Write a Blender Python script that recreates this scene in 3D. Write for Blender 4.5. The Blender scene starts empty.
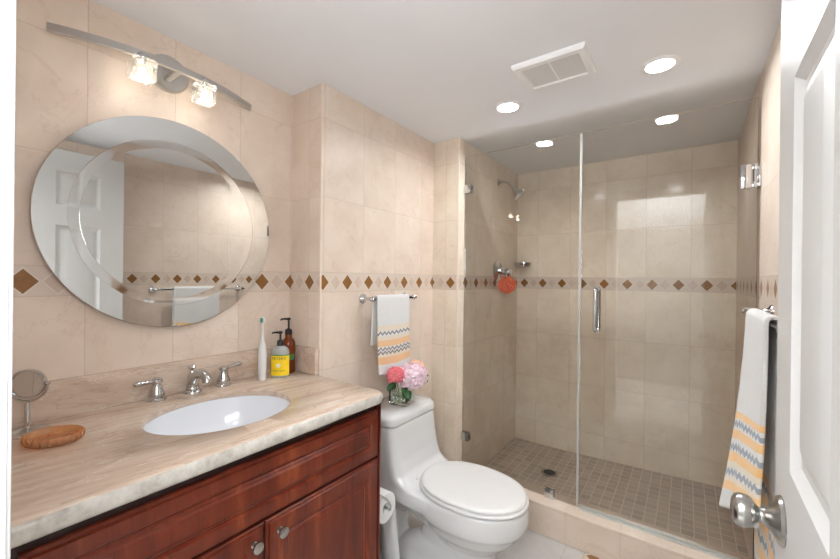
import bpy, bmesh, math, random
from mathutils import Vector, Matrix
random.seed(7)
PI = math.pi
SC = bpy.context.scene
COL = SC.collection

# ------------------------------------------------------------------ camera
H = 1.29327
cam_d = bpy.data.cameras.new('camera'); cam = bpy.data.objects.new('camera', cam_d); COL.objects.link(cam)
cam_d.sensor_fit = 'HORIZONTAL'; cam_d.sensor_width = 36.0; cam_d.lens = 374.2865/840*36
cam_d.clip_start = 0.01
R = Vector((0.81306397, 0.58206077, 0.01149974)); U = Vector((-0.00975814, -0.00612477, 0.99993363)); F = Vector((-0.582092569, 0.813122224, -0.0007))
m = Matrix((R, U, -F)).transposed().to_4x4(); m.translation = Vector((0, 0, H)); cam.matrix_world = m
SC.camera = cam
# ------------------------------------------------------------------ world, lights, exposure
SC.view_settings.view_transform = 'Standard'; SC.view_settings.look = 'None'
SC.view_settings.gamma = 1.0; SC.view_settings.use_curve_mapping = False
SC.view_settings.exposure = 0.10
SC.cycles.max_bounces = 16; SC.cycles.diffuse_bounces = 8; SC.cycles.transparent_max_bounces = 16
w = bpy.data.worlds.new('world'); SC.world = w; w.use_nodes = True
w.node_tree.nodes['Background'].inputs[0].default_value = (0.93, 0.96, 1.0, 1)
w.node_tree.nodes['Background'].inputs[1].default_value = 1.0
def area_light(name, loc, target, size, power, color=(1, 1, 1), size_y=None, shape='SQUARE', spread=PI):
    l = bpy.data.lights.new(name, 'AREA'); l.energy = power; l.color = color; l.size = size; l.shape = shape; l.spread = spread
    if size_y: l.shape = 'RECTANGLE'; l.size_y = size_y
    o = bpy.data.objects.new(name, l); COL.objects.link(o); o.location = loc
    o.rotation_euler = (Vector(target)-Vector(loc)).to_track_quat('-Z', 'Y').to_euler(); return o
HALL_W = 250; SIDE_W = 13
area_light('hall_fill_up', (-0.25, -0.80, 1.95), (-0.25, -0.81, 2.6), 0.6, HALL_W, (0.95, 0.985, 1.0))  # added fill light without a known fixture, bounced off the hall ceiling
area_light('doorway_fill', (0.0, -0.23, 1.50), (-1.0, -0.23, 1.50), 1.0, SIDE_W, (0.975, 0.985, 1.0), size_y=0.34)  # added flash-like fill beside the camera for the left wall, no real fixture
DOWNLIGHT_W = 5.4; DOWNLIGHT_GLOW = 14.0; BULB_W = 0.42; BULB_GLOW = 22.0

# ------------------------------------------------------------------ materials
def newmat(name):
    m_ = bpy.data.materials.new(name); m_.use_nodes = True
    nt = m_.node_tree; b = nt.nodes['Principled BSDF']; return m_, nt, b
class NG:
    """tiny helper to write node maths"""
    def __init__(s, nt): s.nt = nt; s.N = nt.nodes; s.L = nt.links
    def put(s, sock, v):
        if hasattr(v, 'is_output'): s.L.new(v, sock)
        elif isinstance(v, (tuple, list)): sock.default_value = tuple(v) if len(v) == len(sock.default_value) else tuple(v)+(1,)
        else: sock.default_value = v
    def m(s, op, a, b=0.0, c=0.0):
        n = s.N.new('ShaderNodeMath'); n.operation = op; s.put(n.inputs[0], a); s.put(n.inputs[1], b); s.put(n.inputs[2], c); return n.outputs[0]
    def mix(s, f, a, b, mode='MIX'):
        n = s.N.new('ShaderNodeMixRGB'); n.blend_type = mode; s.put(n.inputs[0], f); s.put(n.inputs[1], a); s.put(n.inputs[2], b); return n.outputs[0]
    def pos(s): return s.N.new('ShaderNodeNewGeometry').outputs['Position']
    def nrm(s): return s.N.new('ShaderNodeNewGeometry').outputs['Normal']
    def xyz(s, v):
        n = s.N.new('ShaderNodeSeparateXYZ'); s.L.new(v, n.inputs[0]); return n.outputs
    def comb(s, x, y, z):
        n = s.N.new('ShaderNodeCombineXYZ'); s.put(n.inputs[0], x); s.put(n.inputs[1], y); s.put(n.inputs[2], z); return n.outputs[0]
    def noise(s, vec, scale, detail=4, rough=.55, dist=0.0, out=0):
        n = s.N.new('ShaderNodeTexNoise'); s.L.new(vec, n.inputs['Vector']); n.inputs['Scale'].default_value = scale
        n.inputs['Detail'].default_value = detail; n.inputs['Roughness'].default_value = rough; n.inputs['Distortion'].default_value = dist; return n.outputs[out]
    def scale(s, vec, k):
        n = s.N.new('ShaderNodeVectorMath'); n.operation = 'MULTIPLY'; s.L.new(vec, n.inputs[0]); n.inputs[1].default_value = k; return n.outputs[0]
    def ramp(s, f, stops):
        n = s.N.new('ShaderNodeValToRGB'); s.L.new(f, n.inputs[0]); e = n.color_ramp.elements
        e[0].position = stops[0][0]; e[0].color = tuple(stops[0][1])+(1,); e[1].position = stops[-1][0]; e[1].color = tuple(stops[-1][1])+(1,)
        for p, c in stops[1:-1]:
            k = e.new(p); k.color = tuple(c)+(1,)
        return n.outputs[0]
    def bump(s, hgt, strength, dist=.01):
        n = s.N.new('ShaderNodeBump'); n.inputs['Strength'].default_value = strength; n.inputs['Distance'].default_value = dist
        s.L.new(hgt, n.inputs['Height']); return n.outputs[0]
def plain(name, col, rough=.5, metal=0.0, var=.04, scale=30, coat=0.0, spec=.5):
    m_, nt, b = newmat(name); g = NG(nt)
    n = g.noise(g.pos(), scale, 3)
    lo = tuple(c*(1-var) for c in col); hi = tuple(min(1, c*(1+var)) for c in col)
    g.L.new(g.ramp(n, [(.3, lo), (.7, hi)]), b.inputs['Base Color'])
    b.inputs['Roughness'].default_value = rough; b.inputs['Metallic'].default_value = metal
    b.inputs['Coat Weight'].default_value = coat; b.inputs['Specular IOR Level'].default_value = spec
    return m_
TILE = (0.705, 0.605, 0.522)
ROWS = [0.216, 0.556, 0.896, 1.233, 1.319, 1.644, 1.985]
def band_color(g, u, v, ph, pitch, half, base):
    """diamond border: u along the band, v measured from the band's middle"""
    av = g.m('DIVIDE', g.m('ABSOLUTE', v), 0.036)
    def dia(off, k):
        t = g.m('SUBTRACT', g.m('FRACT', g.m('ADD', g.m('DIVIDE', g.m('SUBTRACT', u, ph+off), pitch), 0.5)), 0.5)
        return g.m('ADD', g.m('DIVIDE', g.m('ABSOLUTE', t), k/pitch), av)
    d1 = dia(0, 0.0325); d2 = dia(pitch/2, 0.031)
    idx = g.m('FLOOR', g.m('ADD', g.m('DIVIDE', g.m('SUBTRACT', u, ph), pitch), 0.5))
    wn = g.N.new('ShaderNodeTexWhiteNoise'); wn.noise_dimensions = '1D'; g.L.new(idx, wn.inputs['W'])
    white = (0.66, 0.60, 0.53)
    c = g.mix(g.m('LESS_THAN', g.m('MINIMUM', d1, d2), 1.12), base, white)
    ns = g.noise(g.pos(), 60, 4)
    light = g.mix(wn.outputs[0], (0.56, 0.45, 0.37), (0.50, 0.37, 0.29))
    light = g.mix(g.m('MULTIPLY', ns, .5), light, (0.66, 0.55, 0.47))
    c = g.mix(g.m('LESS_THAN', d2, 0.97), c, light)
    br = g.mix(ns, (0.19, 0.085, 0.024), (0.30, 0.145, 0.045))
    return g.mix(g.m('LESS_THAN', d1, 0.97), c, br)
def tile_mat(name, uy=(0, .2385, 0), ux=(0, .2385, 0), rows=ROWS, band=True, tint=1.0, rough=.33, spec=.22):
    m_, nt, b = newmat(name); g = NG(nt)
    P = g.pos(); x, y, z = g.xyz(P); nx, ny, nz = g.xyz(g.nrm())
    isx = g.m('GREATER_THAN', g.m('ABSOLUTE', nx), 0.5)       # wall facing X: runs along Y
    def sel(a, b_): return g.m('ADD', g.m('MULTIPLY', isx, a), g.m('MULTIPLY', g.m('SUBTRACT', 1, isx), b_))
    u = sel(y, x); u0 = sel(uy[0], ux[0]); pt = sel(uy[1], ux[1]); ph = sel(uy[2], ux[2])
    ut = g.m('DIVIDE', g.m('SUBTRACT', u, u0), pt)
    jv = g.m('MULTIPLY', g.m('ABSOLUTE', g.m('SUBTRACT', g.m('FRACT', g.m('ADD', ut, .5)), .5)), pt)
    jh = None
    for r in rows:
        d = g.m('ABSOLUTE', g.m('SUBTRACT', z, r)); jh = d if jh is None else g.m('MINIMUM', jh, d)
    if band:
        inb = g.m('MULTIPLY', g.m('GREATER_THAN', z, 1.233), g.m('LESS_THAN', z, 1.319))
        jv = g.m('ADD', jv, inb)
    j = g.m('MINIMUM', jv, jh)
    grout = g.m('LESS_THAN', j, 0.0011)
    # one tone per tile
    rowi = None
    for r in rows:
        t = g.m('GREATER_THAN', z, r); rowi = t if rowi is None else g.m('ADD', rowi, t)
    wn = g.N.new('ShaderNodeTexWhiteNoise'); wn.noise_dimensions = '3D'
    g.L.new(g.comb(g.m('FLOOR', ut), rowi, isx), wn.inputs['Vector'])
    tone = wn.outputs[0]
    offs = g.N.new('ShaderNodeVectorMath'); offs.operation = 'MULTIPLY_ADD'; g.L.new(wn.outputs[1], offs.inputs[0]); offs.inputs[1].default_value = (3, 3, 3); g.L.new(P, offs.inputs[2])
    Q = offs.outputs[0]
    cloud = g.noise(Q, 5, 5, .6)
    vein = g.m('ABSOLUTE', g.m('SUBTRACT', g.noise(Q, 3.2, 6, .6, 1.2), .5))
    T = [c*k for c, k in zip(TILE, tint if isinstance(tint, tuple) else (tint,)*3)]
    c = g.ramp(cloud, [(.3, [T[0]*.91, T[1]*.875, T[2]*.84]), (.7, [T[0]*1.05, T[1]*1.055, T[2]*1.06])])
    c = g.mix(g.m('MULTIPLY', g.m('LESS_THAN', vein, .007), .22), c, (T[0]*.72, T[1]*.62, T[2]*.52))
    c = g.mix(g.m('MULTIPLY', tone, .10), c, (T[0]*.82, T[1]*.78, T[2]*.72))
    if band:
        bc = band_color(g, g.m('SUBTRACT', u, ph), g.m('SUBTRACT', z, 1.275), 0, 0.142, .033, g.mix(cloud, (0.58, 0.48, 0.40), (0.66, 0.57, 0.49)))
        c = g.mix(inb, c, bc)
    c = g.mix(g.m('MULTIPLY', grout, .55), c, (0.46, 0.36, 0.28))
    g.L.new(c, b.inputs['Base Color']); b.inputs['Roughness'].default_value = rough; b.inputs['Specular IOR Level'].default_value = spec
    g.L.new(g.bump(g.m('SMOOTH_MIN', g.m('MULTIPLY', j, 300), 1.0, .3), .25, .002), b.inputs['Normal'])
    return m_
M = {}
M['white_paint'] = plain('white_paint', (.71, .715, .72), .38, var=.01)
M['ceiling_paint'] = plain('ceiling_paint', (.77, .785, .81), .9, var=.012, scale=4)
M['hall_paint'] = plain('hall_paint', (.72, .71, .69), .8, var=.02, scale=3)
M['hall_floor'] = plain('hall_floor', (.74, .74, .74), .5, var=.1, scale=6)
M['chrome'] = plain('chrome', (.62, .63, .64), .10, 1.0, var=.03, scale=8)
M['nickel'] = plain('nickel', (.40, .39, .375), .27, 1.0, var=.05, scale=60)
M['silver_paint'] = plain('silver_paint', (.52, .505, .485), .36, .8, var=.03, scale=60)
M['porcelain'] = plain('porcelain', (.63, .635, .64), .12, var=.006, scale=5, coat=.3)
M['sink_white'] = plain('sink_white', (.74, .77, .82), .12, var=.006, scale=5, coat=.3)
M['plastic_white'] = plain('plastic_white', (.68, .68, .68), .28, var=.01)
M['vent_white'] = plain('vent_white', (.80, .80, .80), .5, var=.01)
M['black_plastic'] = plain('black_plastic', (.013, .013, .014), .3, var=.1)
M['paper'] = plain('paper', (.70, .70, .70), .95, var=.02, scale=120)
M['mirror_glass'] = plain('mirror_glass', (.72, .73, .72), .01, 1.0, var=.0)
M['dark'] = plain('dark', (.02, .02, .02), .6)
M['cord_green'] = plain('leaf_green', (.035, .13, .04), .5, var=.45, scale=50)
M['stem_green'] = plain('stem_green', (.10, .19, .06), .5, var=.35, scale=60)
def petal(name, a, b_):
    m_, nt, b = newmat(name); g = NG(nt)
    g.L.new(g.mix(g.noise(g.pos(), 45, 2), a, b_), b.inputs['Base Color']); b.inputs['Roughness'].default_value = .75
    b.inputs['Subsurface Weight'].default_value = 0.0; return m_
M['petal_lilac'] = petal('petal_lilac', (.80, .50, .62), (.88, .80, .85))
M['petal_coral'] = petal('petal_coral', (.72, .09, .14), (.86, .30, .32))
M['petal_peach'] = petal('petal_peach', (.86, .45, .34), (.88, .66, .48))
def emis(name, col, strength):
    m_, nt, b = newmat(name); b.inputs['Base Color'].default_value = (.8, .8, .8, 1)
    b.inputs['Emission Color'].default_value = tuple(col)+(1,); b.inputs['Emission Strength'].default_value = strength; return m_
M['led'] = emis('led_lens', (1, .99, .97), DOWNLIGHT_GLOW)
M['bulb'] = emis('bulb_glow', (1, .90, .74), BULB_GLOW)
def glass(name, tint, ior=1.5, rough=0.0, frost=0.0, boost=1.0):
    """thin clear glass: what is behind shows through, tinted; the surface mirrors by Fresnel"""
    m_, nt, b = newmat(name); g = NG(nt); nt.nodes.remove(b)
    t = nt.nodes.new('ShaderNodeBsdfTransparent'); t.inputs[0].default_value = tuple(tint)+(1,)
    s = nt.nodes.new('ShaderNodeBsdfGlossy'); s.inputs['Roughness'].default_value = rough; s.inputs[0].default_value = (1, 1, 1, 1)
    fr = nt.nodes.new('ShaderNodeFresnel'); fr.inputs[0].default_value = ior
    mx = nt.nodes.new('ShaderNodeMixShader'); f = g.m('MULTIPLY', fr.outputs[0], boost)
    nt.links.new(f, mx.inputs[0]); nt.links.new(t.outputs[0], mx.inputs[1]); nt.links.new(s.outputs[0], mx.inputs[2])
    out = mx.outputs[0]
    if frost:
        d = nt.nodes.new('ShaderNodeBsdfTranslucent'); d.inputs[0].default_value = (.9, .9, .88, 1)
        d2 = nt.nodes.new('ShaderNodeBsdfDiffuse'); d2.inputs[0].default_value = tuple(tint)+(1,)
        ad = nt.nodes.new('ShaderNodeMixShader'); ad.inputs[0].default_value = .5; nt.links.new(d.outputs[0], ad.inputs[1]); nt.links.new(d2.outputs[0], ad.inputs[2])
        m2 = nt.nodes.new('ShaderNodeMixShader'); m2.inputs[0].default_value = frost
        nt.links.new(out, m2.inputs[1]); nt.links.new(ad.outputs[0], m2.inputs[2]); out = m2.outputs[0]
    nt.links.new(out, nt.nodes['Material Output'].inputs[0]); return m_
M['shower_glass'] = glass('shower_glass', (.994, .996, .990), 1.40, 0.0)
M['seal'] = glass('seal_plastic', (.90, .92, .91), 1.45, .2, .6)
M['vase_glass'] = glass('vase_glass', (.94, .97, .95), 1.5, .02, .02)
M['shade_glass'] = glass('shade_glass', (.95, .93, .89), 1.55, .06, .07, 2.0)
def amber(name, col, rough, trans_mix, spec=.5):
    m_, nt, b = newmat(name); g = NG(nt)
    g.L.new(g.mix(g.noise(g.pos(), 40, 3), [c*.8 for c in col], [min(1, c*1.2) for c in col]), b.inputs['Base Color'])
    b.inputs['Roughness'].default_value = rough
    t = nt.nodes.new('ShaderNodeBsdfTransparent'); t.inputs[0].default_value = tuple(min(1, c*1.6) for c in col)+(1,)
    mx = nt.nodes.new('ShaderNodeMixShader'); mx.inputs[0].default_value = trans_mix
    nt.links.new(b.outputs[0], mx.inputs[1]); nt.links.new(t.outputs[0], mx.inputs[2]); nt.links.new(mx.outputs[0], nt.nodes['Material Output'].inputs[0]); return m_
M['amber_plastic'] = amber('amber_plastic', (.22, .045, .008), .12, .25)
M['amber_resin'] = amber('amber_resin', (.62, .42, .25), .2, .62)
M['clear_soap'] = amber('clear_soap', (.52, .54, .52), .12, .35)
M['label_yellow'] = plain('label_yellow', (.86, .60, .012), .45, var=.03)
M['label_green'] = plain('label_green', (.06, .22, .06), .45, var=.05)
M['label_ink'] = plain('label_ink', (.03, .10, .03), .5)
M['label_cream'] = plain('label_cream', (.80, .76, .62), .5)
M['brush_green'] = plain('brush_green', (.08, .42, .36), .6, var=.2)
M['loofah'] = plain('loofah_mesh', (1.0, .20, .10), .7, var=.25, scale=90)

def wood_mat():
    m_, nt, b = newmat('cherry_wood'); g = NG(nt)
    P = g.pos(); q = g.scale(P, (9, 9, 1.2))
    n1 = g.noise(q, 1.6, 5, .6, .6); n2 = g.noise(g.scale(P, (60, 60, 3)), 2.2, 3, .6)
    n3 = g.noise(g.scale(P, (3, 3.5, .35)), 1.5, 3, .5, .8)
    c = g.ramp(n1, [(.25, (.030, .004, .002)), (.42, (.085, .012, .005)), (.58, (.145, .024, .009)), (.78, (.33, .085, .03))])
    c = g.mix(g.m('MULTIPLY', g.m('LESS_THAN', n2, .42), .35), c, (.05, .009, .005))
    c = g.mix(g.m('MULTIPLY', n3, .3), c, (.11, .018, .007))
    g.L.new(c, b.inputs['Base Color']); b.inputs['Roughness'].default_value = .3; b.inputs['Specular IOR Level'].default_value = .3; b.inputs['Coat Weight'].default_value = .12; b.inputs['Coat Roughness'].default_value = .12
    return m_
M['wood'] = wood_mat()
M['wood_dark'] = plain('cherry_frame_shaded', (.022, .005, .003), .5, var=.2)  # cherry darkened: the shadow under the countertop is put into the colour
def marble_mat(name, edge=False):
    m_, nt, b = newmat(name); g = NG(nt)
    P = g.pos(); x, y, z = g.xyz(P)
    rot = nt.nodes.new('ShaderNodeMapping'); rot.inputs['Rotation'].default_value = (.10, 0, .12); g.L.new(P, rot.inputs['Vector'])
    q = g.scale(rot.outputs[0], (14, 1.3, 9))
    n1 = g.noise(q, 1.5, 6, .62, .7); n2 = g.noise(g.scale(rot.outputs[0], (50, 4, 34)), 1.4, 5, .65, .4); n3 = g.noise(P, 5, 4)
    c = g.ramp(n1, [(.28, (.33, .23, .165)), (.42, (.50, .38, .295)), (.55, (.565, .45, .36)), (.72, (.64, .55, .475))])
    c = g.mix(g.m('MULTIPLY', n2, .35), c, (.59, .48, .395))
    vein = g.m('ABSOLUTE', g.m('SUBTRACT', g.noise(g.scale(rot.outputs[0], (9, 1.6, 9)), 1.3, 6, .6, 1.0), .5))
    c = g.mix(g.m('MULTIPLY', g.m('LESS_THAN', vein, .010), .30), c, (.30, .20, .15))
    vein2 = g.m('ABSOLUTE', g.m('SUBTRACT', g.noise(g.scale(rot.outputs[0], (11, 2.2, 11)), 1.1, 6, .6, 1.3), .53))
    c = g.mix(g.m('MULTIPLY', g.m('LESS_THAN', vein2, .006), .45), c, (.74, .68, .60))
    if edge:   # rough honed front edge: greyer stone with mottling
        e = g.ramp(g.noise(P, 26, 6, .7), [(.3, (.33, .305, .265)), (.5, (.47, .445, .40)), (.7, (.58, .56, .52))])
        nx, ny, nz = g.xyz(g.nrm())
        c = g.mix(g.m('MULTIPLY', g.m('LESS_THAN', nz, .75), g.m('GREATER_THAN', g.m('ADD', x, g.m('MULTIPLY', g.m('GREATER_THAN', y, 1.0), .3)), -.935)), c, e)
    g.L.new(c, b.inputs['Base Color']); b.inputs['Roughness'].default_value = .22
    return m_
M['marble'] = marble_mat('counter_stone', True); M['marble_splash'] = marble_mat('splash_stone')
def floor_mat():
    m_, nt, b = newmat('floor_tile'); g = NG(nt); P = g.pos(); x, y, z = g.xyz(P)
    def joint(a, o, p): return g.m('MULTIPLY', g.m('ABSOLUTE', g.m('SUBTRACT', g.m('FRACT', g.m('ADD', g.m('DIVIDE', g.m('SUBTRACT', a, o), p), .5)), .5)), p)
    j = g.m('MINIMUM', joint(x, -.470, .305), joint(y, 1.61, .305))
    c = g.ramp(g.noise(P, 6, 5), [(.3, (.40, .385, .37)), (.7, (.50, .485, .47))])
    strip = g.m('MULTIPLY', g.m('GREATER_THAN', x, -.387), g.m('LESS_THAN', x, -.301))
    sc = band_color(g, y, g.m('ADD', x, .344), 1.90, .142, .033, (.52, .43, .35))
    c = g.mix(strip, c, sc)
    ej = g.m('MINIMUM', g.m('ABSOLUTE', g.m('ADD', x, .387)), g.m('ABSOLUTE', g.m('ADD', x, .301)))
    j = g.m('MINIMUM', g.m('ADD', j, strip), ej)
    c = g.mix(g.m('MULTIPLY', g.m('LESS_THAN', j, .0016), .7), c, (.33, .29, .25))
    g.L.new(c, b.inputs['Base Color']); b.inputs['Roughness'].default_value = .3; return m_
def mosaic_mat():
    m_, nt, b = newmat('shower_mosaic'); g = NG(nt); P = g.pos(); x, y, z = g.xyz(P)
    p = .0530
    a = g.m('DIVIDE', g.m('ADD', x, .017), p); c_ = g.m('DIVIDE', g.m('SUBTRACT', y, 2.862), p)
    def jj(t): return g.m('ABSOLUTE', g.m('SUBTRACT', g.m('FRACT', g.m('ADD', t, .5)), .5))
    j = g.m('MINIMUM', jj(a), jj(c_))
    wn = g.N.new('ShaderNodeTexWhiteNoise'); wn.noise_dimensions = '2D'; g.L.new(g.comb(g.m('FLOOR', a), g.m('FLOOR', c_), 0), wn.inputs['Vector'])
    col = g.mix(wn.outputs[0], (.41, .34, .285), (.56, .475, .405))
    col = g.mix(g.m('MULTIPLY', g.noise(g.scale(P, (20, 60, 20)), 2, 4), .45), col, (.50, .42, .36))
    col = g.mix(g.m('LESS_THAN', j, .038), col, (.70, .63, .555))
    g.L.new(col, b.inputs['Base Color']); b.inputs['Roughness'].default_value = .45
    g.L.new(g.bump(g.m('SMOOTH_MIN', g.m('MULTIPLY', j, 12), 1, .3), .3, .003), b.inputs['Normal']); return m_
def towel_mat(name, zb, stripes, u_axis, zig, zcol, ycol):
    """white terry cloth with woven zig-zag bands, measured up from the hem"""
    m_, nt, b = newmat(name); g = NG(nt)
    uv = nt.nodes.new('ShaderNodeUVMap'); uv.uv_map = 'UVMap'; uu, vv, _ = g.xyz(uv.outputs[0])
    t = g.m('ABSOLUTE', g.m('SUBTRACT', g.m('FRACT', g.m('DIVIDE', uu, .030)), .5))   # 0 .. .5 triangle
    v = g.m('ADD', vv, g.m('MULTIPLY', g.m('SUBTRACT', t, .25), .026))
    c = (.80, .795, .78)
    base = g.mix(g.noise(g.pos(), 160, 3), (.60, .605, .61), (.72, .72, .715))
    col = base
    for lo, hi, kind in stripes:
        f = g.m('MULTIPLY', g.m('GREATER_THAN', v if kind == 'z' else vv, lo), g.m('LESS_THAN', v if kind == 'z' else vv, hi))
        col = g.mix(g.m('MULTIPLY', f, {'z': .9, 'y': .75, 'p': .6}[kind]), col, {'z': zcol, 'y': ycol, 'p': (.72, .60, .42)}[kind])
    g.L.new(col, b.inputs['Base Color']); b.inputs['Roughness'].default_value = .95; b.inputs['Sheen Weight'].default_value = .2
    g.L.new(g.bump(g.noise(g.pos(), 260, 3), .5, .004), b.inputs['Normal']); return m_

# ------------------------------------------------------------------ building helpers
ROOTLOC = {}
def rootloc(o):
    while o.parent: o = o.parent
    return ROOTLOC.get(o.name, Vector((0, 0, 0)))
def obj(name, bm, mat, parent=None, smooth=True, loc=None, angle=40):
    bmesh.ops.recalc_face_normals(bm, faces=bm.faces)
    me = bpy.data.meshes.new(name); 
    o = bpy.data.objects.new(name, me); COL.objects.link(o)
    off = Vector((0, 0, 0))
    if parent:
        o.parent = parent; off = rootloc(parent)
    elif loc is not None:
        off = Vector(loc); o.location = off; ROOTLOC[o.name] = off
    if off.length > 0: bmesh.ops.translate(bm, verts=bm.verts, vec=-off)
    bm.to_mesh(me); bm.free()
    for mm in (mat if isinstance(mat, (list, tuple)) else [mat]): me.materials.append(mm)
    if smooth:
        me.polygons.foreach_set('use_smooth', [True]*len(me.polygons))
        me.set_sharp_from_angle(angle=math.radians(angle))
    me.update(); return o
def tag(o, label, cat, group=None, kind=None):
    o['label'] = label; o['category'] = cat
    if group: o['group'] = group
    if kind: o['kind'] = kind
    return o
def thing(name, label, cat, loc, group=None):
    o = bpy.data.objects.new(name, None); COL.objects.link(o); o.location = loc; o.empty_display_size = .05
    ROOTLOC[o.name] = Vector(loc); return tag(o, label, cat, group)
def struct(name, bm, mat, parent=None, smooth=False):
    o = obj(name, bm, mat, parent, smooth); o['kind'] = 'structure'; return o
def BM(): return bmesh.new()
def box(bm, x0, x1, y0, y1, z0, z1, bev=0.0, seg=2):
    r = bmesh.ops.create_cube(bm, size=1); vs = r['verts']
    for v in vs: v.co = Vector(((x0+x1)/2+v.co.x*(x1-x0), (y0+y1)/2+v.co.y*(y1-y0), (z0+z1)/2+v.co.z*(z1-z0)))
    if bev:
        es = list({e for v in vs for e in v.link_edges})
        bmesh.ops.bevel(bm, geom=es, offset=bev, segments=seg, affect='EDGES', profile=.5)
    return bm
def loft(bm, rings, cap0=True, cap1=True, closed=True):
    """rings: list of equal-length lists of points"""
    V = [[bm.verts.new(p) for p in r] for r in rings]; n = len(V[0])
    for a, b in zip(V, V[1:]):
        for i in range(n if closed else n-1):
            bm.faces.new((a[i], a[(i+1) % n], b[(i+1) % n], b[i]))
    if cap0: bm.faces.new(V[0])
    if cap1: bm.faces.new(V[-1][::-1])
    return V
def frame_of(ax):
    ax = Vector(ax).normalized(); t = Vector((0, 0, 1)) if abs(ax.z) < .9 else Vector((1, 0, 0))
    a = ax.cross(t).normalized(); return a, ax.cross(a).normalized(), ax
def lathe(bm, prof, center, axis=(0, 0, 1), n=32, sx=1.0, sy=1.0, cap0=True, cap1=True, dirx=None):
    """prof: (radius, height along axis)"""
    a, b, ax = frame_of(axis); c = Vector(center)
    if dirx is not None:
        a = Vector(dirx).normalized(); b = ax.cross(a).normalized()
    rings = [[c+ax*h+a*(math.cos(2*PI*i/n)*max(r, 1e-4)*sx)+b*(math.sin(2*PI*i/n)*max(r, 1e-4)*sy) for i in range(n)] for r, h in prof]
    return loft(bm, rings, cap0, cap1)
def tube(bm, pts, rad, n=14, cap=True, flat=1.0):
    pts = [Vector(p) for p in pts]; rings = []; up = None
    for i, p in enumerate(pts):
        t = (pts[min(i+1, len(pts)-1)]-pts[max(i-1, 0)]).normalized()
        if up is None:
            a, b, _ = frame_of(t)
        else:
            a = (up-t*up.dot(t)).normalized(); b = t.cross(a).normalized()
        up = a; r = rad[i] if isinstance(rad, (list, tuple)) else rad
        rings.append([p+a*math.cos(2*PI*k/n)*r+b*math.sin(2*PI*k/n)*r*flat for k in range(n)])
    return loft(bm, rings, cap, cap)
def spline(pts, k=8):
    """Catmull-Rom through the points"""
    P = [Vector(p) for p in pts]; P = [P[0]*2-P[1]]+P+[P[-1]*2-P[-2]]; out = []
    for i in range(1, len(P)-2):
        for j in range(k):
            t = j/k; a, b, c, d = P[i-1:i+3]
            out.append(.5*((2*b)+(c-a)*t+(2*a-5*b+4*c-d)*t*t+(3*b-a-3*c+d)*t**3))
    out.append(P[-2]); return out
def sphere(bm, c, r, sub=3, s=(1, 1, 1)):
    q = bmesh.ops.create_icosphere(bm, subdivisions=sub, radius=r)
    for v in q['verts']: v.co = Vector((c[0]+v.co.x*s[0], c[1]+v.co.y*s[1], c[2]+v.co.z*s[2]))
def rrect(cx, cy, hx, hy, r, z, n=8):
    out = []
    for sx, sy, a0 in ((1, 1, 0), (-1, 1, 90), (-1, -1, 180), (1, -1, 270)):
        for i in range(n+1):
            a = math.radians(a0+90*i/n); out.append(Vector((cx+sx*(hx-r)+r*math.cos(a), cy+sy*(hy-r)+r*math.sin(a), z)))
    return out

# ------------------------------------------------------------------ the setting
XM, XT, XS, XR = -1.485, -1.279, -1.103, 0.231
Y1, Y2, Y3, YG, ZC = 1.054, 1.922, 2.862, 1.996, 2.13
YF = 0.055
t_left = tile_mat('tile_left', uy=(.332, .2385, .911))
t_alc = tile_mat('tile_alcove', uy=(1.31, .2400, 1.2105), ux=(-1.36, .30, -1.3520))
t_shw = tile_mat('tile_shower', uy=(2.15, .2385, 2.016), ux=(-1.19, .2385, -1.153), rough=.16, spec=.2, tint=(1.08, 1.12, 1.10))  # same wall tile, colour lightened to make up for dim light in the shower
t_back = tile_mat('tile_back', ux=(-.464, .2385, -.190), rough=.12, spec=.13, tint=(1.10, 1.15, 1.13))  # same tile again, missing light on the back wall put into the tint
t_right = tile_mat('tile_right', uy=(.42, .2385, .95))
t_front = tile_mat('tile_front', ux=(-.6, .2385, -.9))
struct('wall_left', box(BM(), XM-.12, XM, YF-.1, Y1, 0, ZC), t_left)
struct('wall_left_alcove', box(BM(), XM-.12, XT, Y1, Y2, 0, ZC), t_alc)
struct('wall_left_shower', box(BM(), XM-.12, XS, Y2, Y3, 0, ZC), t_shw)
struct('wall_back', box(BM(), XM-.12, XR+.12, Y3, Y3+.12, 0, ZC), t_back)
struct('wall_right', box(BM(), XR, XR+.12, YF-.1, Y3, 0, ZC), t_right)
bm = BM(); box(bm, XM-.12, -.60, YF-.1, YF, 0, ZC); box(bm, .17, XR, YF-.1, YF, 0, ZC); box(bm, -.60, .17, YF-.1, YF, 2.08, ZC)
struct('wall_front', bm, t_front)
struct('ceiling', box(BM(), XM-.12, XR+.12, YF-.1, Y3+.12, ZC, ZC+.1), M['ceiling_paint'])
struct('floor', box(BM(), XM-.12, XR+.12, YF-.1, Y3+.12, -.1, 0), floor_mat())
# pale bullnose edges on the two outer wall corners
edge = plain('tile_edge', (.74, .62, .52), .3, var=.04)
struct('trim_1', box(BM(), XT-.006, XT+.0016, Y1-.0016, Y1+.006, .992, ZC, .001, 1), edge)
struct('trim_2', box(BM(), XS-.008, XS+.0016, Y2-.0016, Y2+.006, .16, ZC, .001, 1), edge)
# door frame: casing on the room side, jamb and stop inside the opening
bm = BM()
box(bm, -.635, -.572, YF, YF+.016, 0, 2.10, .003)
box(bm, -.600, -.5645, YF-.1, YF+.012, 0, 2.062, .003)
box(bm, -.5645, -.552, YF-.1, YF-.004, 0, 2.05, .003)
box(bm, .150, .17, YF-.1, YF+.012, 0, 2.062, .003)
box(bm, -.635, .17, YF, YF+.016, 2.062, 2.12, .003)
box(bm, -.60, .17, YF-.1, YF, 2.05, 2.08, .003)
struct('trim_door_frame', bm, M['white_paint'])
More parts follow.
